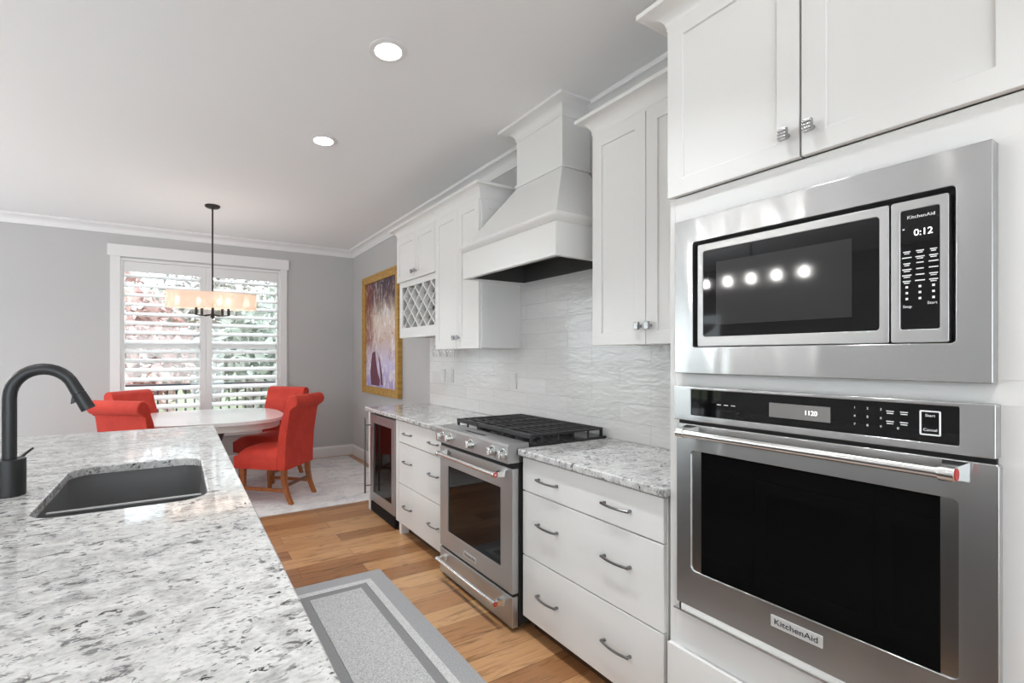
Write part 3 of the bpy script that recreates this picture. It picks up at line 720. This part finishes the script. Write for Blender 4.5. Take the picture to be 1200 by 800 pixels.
# wine rack
wr = thing('wine_rack', 'white diamond lattice wine rack below the short wall cabinet', 'wine rack', (1.93, 3.71, 1.53))
RY0, RY1, RZ0, RZ1 = 3.334, 4.085, 1.535, 2.040
b = MB(); yz_frame(b, UC + .004, UC + .024, RY0, RY1, RZ0, RZ1, RY0 + .03, RY1 - .055, 1.625, RZ1 - .05, .001, .001)
b.box(UC + .024, WR - .004, RY0, RY0 + .018, RZ0 + .055, RZ1); b.box(UC + .024, WR - .004, RY1 - .018, RY1, RZ0 + .055, RZ1); b.box(UC + .024, WR - .004, RY0 + .018, RY1 - .018, RZ0 + .06, RZ0 + .075); b.box(UC + .024, WR - .004, RY0 + .018, RY1 - .018, RZ1 - .018, RZ1 - .001); b.box(WR - .012, WR - .002, RY0 + .018, RY1 - .018, RZ0 + .075, RZ1 - .018)
b.build('frame', M['paint'], wr)
la = MB(); ly0, ly1, lz0, lz1 = RY0 + .028, RY1 - .053, 1.623, RZ1 - .048; sp_y = .155; slope = .92
def clipline(y_at_z0, sgn):
    pts = []
    f = lambda z: y_at_z0 + sgn * (z - lz0) / slope
    za, zb = lz0, lz1
    if sgn > 0: za = max(za, lz0 + (ly0 - y_at_z0) * slope); zb = min(zb, lz0 + (ly1 - y_at_z0) * slope)
    else: za = max(za, lz0 + (y_at_z0 - ly1) * slope); zb = min(zb, lz0 + (y_at_z0 - ly0) * slope)
    return (f(za), za, f(zb), zb) if zb - za > .01 else None
for sgn, dx in ((1, 0), (-1, .004)):
    yk = ly0 - .6
    while yk < ly1 + .6:
        q = clipline(yk, sgn)
        if q:
            ya, za, yb, zb = q; dv = Vector((0, yb - ya, zb - za)).normalized(); nv = Vector((0, -dv.z, dv.y)) * .006
            x0, x1 = UC + .010 + dx, UC + .016 + dx
            x1 = x0 + .05 if sgn > 0 else x0 + .046
            P = [Vector((x0, ya, za)) - nv, Vector((x0, ya, za)) + nv, Vector((x0, yb, zb)) + nv, Vector((x0, yb, zb)) - nv]
            la.hexa(P, [p_ + Vector((x1 - x0, 0, 0)) for p_ in P])
        yk += sp_y
la.build('lattice', M['paint'], wr, smooth=False)
st = MB(); n = 6
for i in range(n + 1):
    y = RY0 + .02 + i * (RY1 - RY0 - .04) / n; st.prism([(y - .022, 1.542), (y + .022, 1.542), (y + .022, 1.548), (y + .008, 1.548), (y + .008, 1.594), (y - .008, 1.594), (y - .008, 1.548), (y - .022, 1.548)], UC + .03, WR - .02, 'X')
st.build('stemware_rail', M['paint'], wr, smooth=False)
gl = None
for i, lab in ((1, 'clear stem glass hanging under the wine rack nearest the tall cabinet'), (2, 'clear stem glass second from the tall cabinet under the wine rack'), (3, 'clear stem glass hanging in the middle of the wine rack rail')):
    y = RY0 + .02 + (i - .5) * (RY1 - RY0 - .04) / n; z = 1.556
    if gl is None:
        mb = MB(); mb.lathe([(0, 0), (.034, -.001), (.034, -.003), (.004, -.008), (.0035, -.085), (.018, -.098), (.036, -.125), (.038, -.150), (.031, -.190), (.0295, -.190), (.0365, -.150), (.0345, -.126), (.016, -.100), (0, -.092)], (0, 0, 0), 24)
        gl = mb.build('wine_glass', M['glass'], angle=60); q = gl
    else: q = gl.copy(); COL.objects.link(q)
    q.location = (1.93, y, z); tag(q, lab, 'glass', 'hanging stem glasses')

# ------------------------------------------------------------------ wall plates
for y0, lab, wd in ((3.839, 'white outlet plate on the tile, farther of the pair below the tall cabinet', .075), (3.690, 'white outlet plate on the tile, nearer of the pair below the tall cabinet', .075), (2.780, 'white switch plate on the tile left of the range hood', .075)):
    t = thing('outlet_plate', lab, 'outlet', (2.09, y0, 1.195), group='outlet plates on the backsplash')
    MB().box(2.0895, 2.0978, y0 - wd / 2, y0 + wd / 2, 1.138, 1.252, .002).build('plate', M['plate'], t)
    rb = MB()
    rb.box(2.0865, 2.0894, y0 - .017, y0 + .017, 1.162, 1.228, .001); rb.build('rocker', M['plate'], t)

# ------------------------------------------------------------------ painting
pt = thing('framed_painting', 'tall gold framed abstract painting hanging above the counter end', 'painting', (2.09, 5.40, .90))
f = MB(); yz_frame(f, 2.062, WR - .001, 4.80, 5.972, .905, 2.365, 4.89, 5.882, .995, 2.275, .004, .004); f.build('frame', M['gold'], pt)
f = MB(); yz_frame(f, 2.056, 2.062, 4.80, 5.972, .905, 2.365, 4.83, 5.942, .935, 2.335, .004, .004); f.build('frame_lip', M['gold'], pt)
MB().box(2.085, 2.10, 4.885, 5.887, .99, 2.28).build('canvas', M['canvas'], pt, smooth=False)
b = MB(); b.prism([(5.70, 1.012), (5.42, 1.012), (5.40, 1.08), (5.47, 1.16), (5.53, 1.31), (5.56, 1.43), (5.66, 1.41), (5.70, 1.30), (5.73, 1.18)], 2.0835, 2.0848, 'X'); b.build('painted_figure', M['maroon'], pt, smooth=False)
b = MB(); b.prism([(5.37, 1.03), (5.31, 1.02), (5.33, 1.16), (5.41, 1.33), (5.45, 1.36), (5.40, 1.2)], 2.0835, 2.0848, 'X'); b.build('painted_figure', M['maroon'], pt, smooth=False)

# ------------------------------------------------------------------ island with sink and faucet
IX0, IX1, IY0, IY1 = -1.05, .20, .28, 3.577
SX0, SX1, SY0, SY1 = -.377, .083, 1.757, 2.480
ic = MB(); ic.plate_with_hole(rrect(IX0, IX1, IY0, IY1, .012, 3), rrect(SX0, SX1, SY0, SY1, .085, 8), .882, .914, r=.006)
tag(origin(ic.build('island_countertop', M['granite']), (-.42, 1.93, .882)), 'large speckled granite island top with a sink cut-out', 'countertop')
isl = thing('kitchen_island', 'dark painted island base under the big granite top', 'island', (-.4, 1.93, 0))
b = MB(); b.box(-.72, -.70, .36, 3.54, .10, .882); b.box(.14, .16, .36, 3.54, .10, .882); b.box(-.70, .14, .36, .38, .10, .882); b.box(-.70, .14, 3.52, 3.54, .10, .882); b.box(-.70, .14, .38, 3.52, .10, .12)
b.build('body', M['darkisland'], isl, smooth=False)
MB().box(-.66, .10, .42, 3.48, 0, .10).build('toe_kick', M['black'], isl, smooth=False)
yk = .40
for i in range(6):
    a, b_ = yk + .004, yk + .518
    mb = MB(); tmp = MB(); yz_frame(tmp, -.18, -.1605, a, b_, .13, .70, a + .06, b_ - .06, .19, .64, .0015, .0015)
    for v in tmp.bm.verts: v.co.x = -v.co.x
    tmp.box(.1605, .170, a + .056, b_ - .056, .186, .644)
    d = tmp.build('door', M['darkisland'], isl)
    MB().box(.1605, .18, a, b_, .708, .868, .002).build('drawer', M['darkisland'], isl)
    yk += .522
sk = thing('undermount_sink', 'black composite undermount sink set into the island top', 'sink', (-.147, 2.12, .70))
mb = MB(); e = .006
o = rrect(SX0 - e, SX1 + e, SY0 - e, SY1 + e, .09, 8); i2 = rrect(SX0 + .004, SX1 - .004, SY0 + .004, SY1 - .004, .08, 8)
rings = []
for pts, z in ((rrect(SX0 - .03, SX1 + .03, SY0 - .03, SY1 + .03, .11, 8), .8815), (o, .8815), (rrect(SX0, SX1, SY0, SY1, .085, 8), .80), (rrect(SX0 + .006, SX1 - .006, SY0 + .006, SY1 - .006, .08, 8), .70), (rrect(SX0 + .03, SX1 - .03, SY0 + .03, SY1 - .03, .06, 8), .675)):
    rings.append([mb.bm.verts.new((x, y, z)) for x, y in pts])
for a, b_ in zip(rings, rings[1:]):
    for k_ in range(len(a)): mb.bm.faces.new((a[k_], a[(k_ + 1) % len(a)], b_[(k_ + 1) % len(a)], b_[k_]))
mb.bm.faces.new(rings[-1])
so = mb.build('basin', M['sink'], sk, angle=50)
md = so.modifiers.new('thickness', 'SOLIDIFY'); md.thickness = .008; md.offset = -1
MB().lathe([(0, .6765), (.045, .6765), (.045, .679), (.03, .680), (0, .678)], (-.147, 2.12, 0), 28).build('drain', M['nickel'], sk)
MB().box(SX0 + .012, SX1 - .012, 1.950, 1.964, .870, .878, .003).build('thin_bar', M['steelflat'], sk)  # thin steel bar spanning the near end of the basin
fa = thing('faucet', 'matte black gooseneck pull-down faucet standing beside the sink', 'faucet', (-.486, 2.108, .914))
fx, fy = -.486, 2.108
MB().cyl((fx, fy, .914), (fx, fy, 1.034), .043, n=36, bev=.003).build('base', M['faucet'], fa)
pts = [(fx, fy, 1.034 + .02 * i) for i in range(0, 11)]
rad = .088; zc = 1.238; tilt = Vector((.96, -.05, 0)).normalized()
for i in range(1, 15):
    a = PI - i * R(158) / 14; pts.append((fx + (rad + rad * math.cos(a)) * tilt.x, fy + (rad + rad * math.cos(a)) * tilt.y, zc + rad * 1.05 * math.sin(a)))
pts = [Vector(p_) for p_ in pts]
MB().tube(pts, .0195, 20).build('spout', M['faucet'], fa, angle=60)
e1 = pts[-1]; dr_ = (pts[-1] - pts[-2]).normalized(); e2 = e1 + dr_ * .095
hh = MB().cyl(e1, e1 + dr_ * .03, .0195, .0205, 24); hh.cyl(e1 + dr_ * .031, e2, .0205, .0225, 24, bev=.002); hh = hh.build('spray_head', M['faucet'], fa, angle=50)
sd_ = Vector((-1, 0, -.35)).normalized(); c_ = e1 + dr_ * .05
MB().hexa([c_ + Vector((-.018, -.009, -.016)), c_ + Vector((-.030, -.009, -.020)), c_ + Vector((-.030, .009, -.020)), c_ + Vector((-.018, .009, -.016))],
          [c_ + Vector((-.014, -.009, .016)), c_ + Vector((-.026, -.009, .012)), c_ + Vector((-.026, .009, .012)), c_ + Vector((-.014, .009, .016))], .002).build('spray_button', M['faucet'], hh)
lv = MB().cyl((fx + .005, fy + .043, 1.012), (fx + .005, fy + .058, 1.012), .010, n=16); lv.tube([(fx + .005, fy + .058, 1.012), (fx + .02, fy + .085, 1.032), (fx + .035, fy + .12, 1.046)], [.006, .005, .004], 10); lv.build('lever', M['faucet'], fa)

# ------------------------------------------------------------------ rugs
rg_ = MB().box(-1.38, 2.0, 4.335, 6.40, 0, .010, .003); tag(origin(rg_.build('dining_rug', M['rug']), (.3, 5.4, 0)), 'pale grey distressed rug under the dining table', 'rug')
km = thing('kitchen_mat', 'grey bordered runner mat on the wood floor beside the island', 'mat', (.78, 1.9, 0))
MX0, MX1, MY0, MY1 = .445, 1.115, .55, 2.895
def ring(o0, o1, z1, name, m_):
    mb = MB(); mb.plate_with_hole(rrect(MX0 + o0, MX1 - o0, MY0 + o0, MY1 - o0, .006, 2), rrect(MX0 + o1, MX1 - o1, MY0 + o1, MY1 - o1, .004, 2), 0, z1, r=.001); return mb.build(name, m_, km)
ring(0, .098, .0105, 'border', M['mat_border']); ring(.098, .140, .0125, 'light_stripe', M['mat_light']); ring(.140, .186, .0105, 'dark_stripe', M['mat_dark'])
MB().box(MX0 + .186, MX1 - .186, MY0 + .186, MY1 - .186, 0, .0125, .001).build('field', M['mat_field'], km)

# ------------------------------------------------------------------ dining table and chairs
tx, ty = .27, 5.47
tb = thing('dining_table', 'white oval dining table on a grey pedestal by the shuttered window', 'table', (tx, ty, .010))
def superell(a, b, n=96, e=2.9):
    return [(tx + a * math.copysign(abs(math.cos(t)) ** (2 / e), math.cos(t)), ty + b * math.copysign(abs(math.sin(t)) ** (2 / e), math.sin(t))) for t in (2 * PI * i / n for i in range(n))]
MB().prism(superell(.70, .665), .732, .762, 'Z', .008, 3).build('tabletop', M['tablewhite'], tb, angle=40)
MB().prism(superell(.655, .62), .665, .732, 'Z').build('apron', M['tableapron'], tb)
MB().lathe([(0, .665), (.17, .665), (.165, .64), (.14, .58), (.10, .45), (.085, .30), (.10, .14), (.16, .09), (.30, .06), (.31, .012), (0, .012)], (tx, ty, 0), 32).build('pedestal', M['tablegrey'], tb, angle=40)
def make_chair(label, loc, rz):
    c = thing('dining_chair', label, 'chair', loc, rz, group='red scroll back dining chairs')
    # backrest with a rolled scroll top
    pr_ = [(-.150, .44), (-.160, .56), (-.182, .70), (-.212, .82), (-.238, .885), (-.252, .925)]
    cx_, cz_, rr = -.306, .942, .058
    for i in range(0, 13): a = R(12 + 272 * i / 12); pr_.append((cx_ + rr * math.cos(a), cz_ + rr * math.sin(a)))
    pr_ += [(-.292, .865), (-.268, .76), (-.245, .62), (-.238, .48), (-.238, .315), (-.150, .315)]
    b = MB(); b.prism(pr_, -.25, .25, 'X', .012, 3); b.build('backrest', M['red'], c, local=True, angle=50)
    # seat cushion with a domed top
    s_ = MB(); nx, ny = 10, 10; x0, x1, y0, y1 = -.255, .255, -.152, .29
    top = [[None] * (ny + 1) for _ in range(nx + 1)]; bot = [[None] * (ny + 1) for _ in range(nx + 1)]
    for i in range(nx + 1):
        for j in range(ny + 1):
            u, v = i / nx * 2 - 1, j / ny * 2 - 1
            w_ = 1 + .04 * (v + 1) / 2
            edge = (1 - abs(u) ** 5) * (1 - abs(v) ** 7 if v > 0 else 1)
            x = u * .255 * w_ ; y = (y0 + y1) / 2 + v * (y1 - y0) / 2
            z = .425 + .055 * (max(edge, 0) ** .5) + .018 * (1 - u * u)
            top[i][j] = s_.bm.verts.new((x, y, z)); bot[i][j] = s_.bm.verts.new((x * .985, y, .315 - .012 * math.cos(u * PI / 2) * (1 if v > .9 else 0)))
    for i in range(nx):
        for j in range(ny):
            s_.bm.faces.new((top[i][j], top[i + 1][j], top[i + 1][j + 1], top[i][j + 1])); s_.bm.faces.new((bot[i][j], bot[i][j + 1], bot[i + 1][j + 1], bot[i + 1][j]))
    for i in range(nx):
        for j in (0, ny): s_.bm.faces.new((top[i][j], bot[i][j], bot[i + 1][j], top[i + 1][j]))
    for j in range(ny):
        for i in (0, nx): s_.bm.faces.new((top[i][j], top[i][j + 1], bot[i][j + 1], bot[i][j]))
    s_.build('seat', M['red'], c, local=True, angle=60)
    for sx in (-1, 1):
        x = sx * .205
        l = MB(); l.hexa([(x - .016, .215, 0), (x + .016, .215, 0), (x + .016, .247, 0), (x - .016, .247, 0)], [(x - .023, .208, .318), (x + .023, .208, .318), (x + .023, .254, .318), (x - .023, .254, .318)], .003); l.build('leg', M['chairwood'], c, local=True)
        l = MB(); sec = [(.318, -.195, .023), (.22, -.200, .021), (.12, -.222, .019), (.05, -.250, .018), (0, -.275, .017)]
        rows = [[l.bm.verts.new(q) for q in ((x - h_, y - h_, z), (x + h_, y - h_, z), (x + h_, y + h_, z), (x - h_, y + h_, z))] for z, y, h_ in sec]
        for a, b_ in zip(rows, rows[1:]):
            for k_ in range(4): l.bm.faces.new((a[k_], a[(k_ + 1) % 4], b_[(k_ + 1) % 4], b_[k_]))
        l.bm.faces.new(rows[0]); l.bm.faces.new(rows[-1][::-1]); l.build('leg', M['chairwood'], c, local=True)
        MB().box(x - .010, x + .010, -.205, .212, .105, .135, .002).build('stretcher', M['chairwood'], c, local=True)
    MB().box(-.184, .184, -.232, -.214, .155, .183, .002).build('stretcher', M['chairdark'], c, local=True)
    return c
def copy_tree(o, parent=None):
    q = o.copy(); COL.objects.link(q)
    if parent is not None: q.parent = parent
    for ch in o.children: copy_tree(ch, q)
    return q
ch = make_chair('red scroll back chair standing nearest the drink fridge, back to the kitchen', (.835, 4.885, .010), R(47))
for lab, loc, rz in (('red scroll back chair at the right table end in front of the grey wall', (.90, 5.70, .010), R(132)),
                     ('red scroll back chair beyond the island with its back turned, behind the faucet', (-.225, 4.95, .010), R(-42)),
                     ('red scroll back chair facing the room below the left shutter', (-.22, 5.86, .010), R(-131))):
    q = copy_tree(ch); q.location = loc; q.rotation_euler = (0, 0, rz); q['label'] = lab

# ------------------------------------------------------------------ lamps
def point(name, loc, power, col, parent, size=.03):
    l = bpy.data.lights.new(name, 'POINT'); l.energy = power; l.color = col; l.shadow_soft_size = size
    o = bpy.data.objects.new(name, l); COL.objects.link(o); o.parent = parent; o.location = Vector(loc) - Vector(parent['_o']); return o
# dining pendant with a long sheer shade
px, py = .283, 5.194
pd = thing('pendant_light', 'hanging light with long sheer shade over the dining table', 'pendant light', (px, py, 1.80))
MB().lathe([(0, CEIL), (.068, CEIL), (.068, CEIL - .012), (.055, CEIL - .022), (.012, CEIL - .03), (0, CEIL - .03)], (px, py, 0), 32).build('canopy', M['bronze'], pd)
MB().cyl((px, py, 1.79), (px, py, CEIL - .028), .0075, n=14).build('rod', M['bronze'], pd)
sh = MB(); out = []
for i in range(64):
    t_ = 2 * PI * i / 64; e = 3.2
    out.append((px + .395 * math.copysign(abs(math.cos(t_)) ** (2 / e), math.cos(t_)), py + .12 * math.copysign(abs(math.sin(t_)) ** (2 / e), math.sin(t_))))
A = [sh.bm.verts.new((x, y, 1.830)) for x, y in out]; B = [sh.bm.verts.new((x, y, 1.985)) for x, y in out]
for i in range(64): sh.bm.faces.new((A[i], A[(i + 1) % 64], B[(i + 1) % 64], B[i]))
sh.build('shade', M['shade'], pd)
fr_ = MB()
for dx in (-.14, -.09, 0, .09, .14):
    dy = .05 * (1 if dx in (-.09, .09) else -.3)
    fr_.tube([(px, py, 1.775), (px + dx * .6, py + dy * .6, 1.762), (px + dx, py + dy, 1.768), (px + dx, py + dy, 1.80)], .006, 8); fr_.cyl((px + dx, py + dy, 1.765), (px + dx, py + dy, 1.835), .013, n=14)
fr_.cyl((px, py, 1.745), (px, py, 1.80), .02, .012, n=16); fr_.lathe([(0, 1.728), (.012, 1.738), (.010, 1.75), (0, 1.752)], (px, py, 0), 16)
fr_.build('arm_cluster', M['bronze'], pd)
for dx in (-.30, -.12, .06, .14, .30):
    MB().lathe([(0, 1.86), (.012, 1.862), (.022, 1.895), (.018, 1.925), (0, 1.94)], (px + dx, py, 0), 16).build('bulb', M['bulb'], pd)
    point('pendant_glow', (px + dx, py, 1.905), 3.0, (1, .87, .76), pd, .03)
# recessed ceiling lights
cans = [(.864, 2.131, 'round recessed ceiling light nearer the camera, left of the hood'), (.845, 3.236, 'round recessed ceiling light farther back, toward the dining window'),
        (.864, 1.02, 'round recessed ceiling light in front of the oven tower'), (.864, -.10, 'round recessed ceiling light in the aisle behind the camera'),
        (-1.0, 2.131, 'round recessed ceiling light over the island side of the sink'), (-1.0, 1.02, 'round recessed ceiling light over the near end of the island'),
        (-1.36, 4.95, 'added unseen ceiling light left of the dining table, brightening the rug'), (-3.0, .6, 'round recessed ceiling light in the open room at left')]  # the dining one is out of view, added to brighten the rug
for x, y, lab in cans:
    t = thing('recessed_light', lab, 'ceiling light', (x, y, CEIL), group='recessed ceiling lights')
    MB().lathe([(.060, -.0005), (.090, -.0005), (.092, -.004), (.086, -.008), (.066, -.010), (.060, -.006)], (x, y, CEIL), 40).build('trim_ring', M['trim'], t)
    MB().lathe([(0, -.004), (.064, -.004), (.062, -.007), (0, -.008)], (x, y, CEIL), 40).build('lens', M['lamp'], t)
    l = bpy.data.lights.new('downlight', 'AREA'); l.shape = 'DISK'; l.size = .12; l.energy = CAN_POWER if x > 0 else (7 if y > 4 else 1.5); l.color = (.92, .97, 1.0); l.spread = R(88 if y < 4 else 120)
    o = bpy.data.objects.new('downlight', l); COL.objects.link(o); o.parent = t; o.location = (0, 0, -.012)
# chandelier of clear glass cylinders in the room to the left (its bulbs are what the microwave glass mirrors)
cx, cy, cz = -2.6, 2.95, 2.20
cl = thing('glass_chandelier', 'dark bar chandelier with five clear glass cylinder shades, beyond the island', 'chandelier', (cx, cy, cz))
b = MB().box(cx - .015, cx + .015, cy - .62, cy + .62, cz + .16, cz + .18, .003); b.cyl((cx, cy, cz + .18), (cx, cy, CEIL), .008, n=12); b.lathe([(0, CEIL), (.07, CEIL), (.07, CEIL - .02), (0, CEIL - .025)], (cx, cy, 0), 24); b.build('bar', M['bronze'], cl)
for i in range(5):
    y = cy - .52 + .26 * i
    MB().cyl((cx, y, cz + .08), (cx, y, cz + .16), .016, n=14).build('socket', M['bronze'], cl)
    MB().lathe([(.055, .10), (.058, .10), (.058, -.12), (.055, -.12)], (cx, y, cz), 28).build('glass_shade', M['pane'], cl)
    MB().lathe([(0, .085), (.012, .08), (.028, .03), (.024, 0), (0, -.012)], (cx, y, cz), 18).build('bulb', M['hotbulb'], cl)

# uplighters added as ceiling fill, unseen in the open room at left
for x, y, pw, lab in ((-3.3, 4.0, 22, 'added unseen fill uplighter left of the dining table by the far wall'), (-2.3, .2, 6, 'added unseen fill uplighter behind the near end of the island')):
    t = thing('fill_lamp', lab, 'added fill light', (x, y, 0), group='added fill uplighters')
    MB().lathe([(0, 0), (.15, 0), (.15, .015), (.03, .03), (0, .03)], (x, y, 0), 32).build('base', M['bronze'], t)
    MB().cyl((x, y, .02), (x, y, 1.66), .012, n=14).build('pole', M['bronze'], t)
    MB().lathe([(0, 1.65), (.05, 1.66), (.14, 1.72), (.19, 1.80), (.185, 1.80), (.135, 1.726), (.05, 1.668), (0, 1.665)], (x, y, 0), 36).build('bowl_shade', M['trim'], t)
    MB().lathe([(0, 1.67), (.03, 1.675), (.035, 1.70), (0, 1.715)], (x, y, 0), 16).build('bulb', M['lamp'], t)
    l = bpy.data.lights.new('uplight', 'AREA'); l.shape = 'DISK'; l.size = .26; l.energy = pw; l.color = (.90, .965, 1.0); l.spread = R(175)
    o = bpy.data.objects.new('uplight', l); COL.objects.link(o); o.parent = t; o.location = (0, 0, 1.79); o.rotation_euler = (PI, 0, 0)
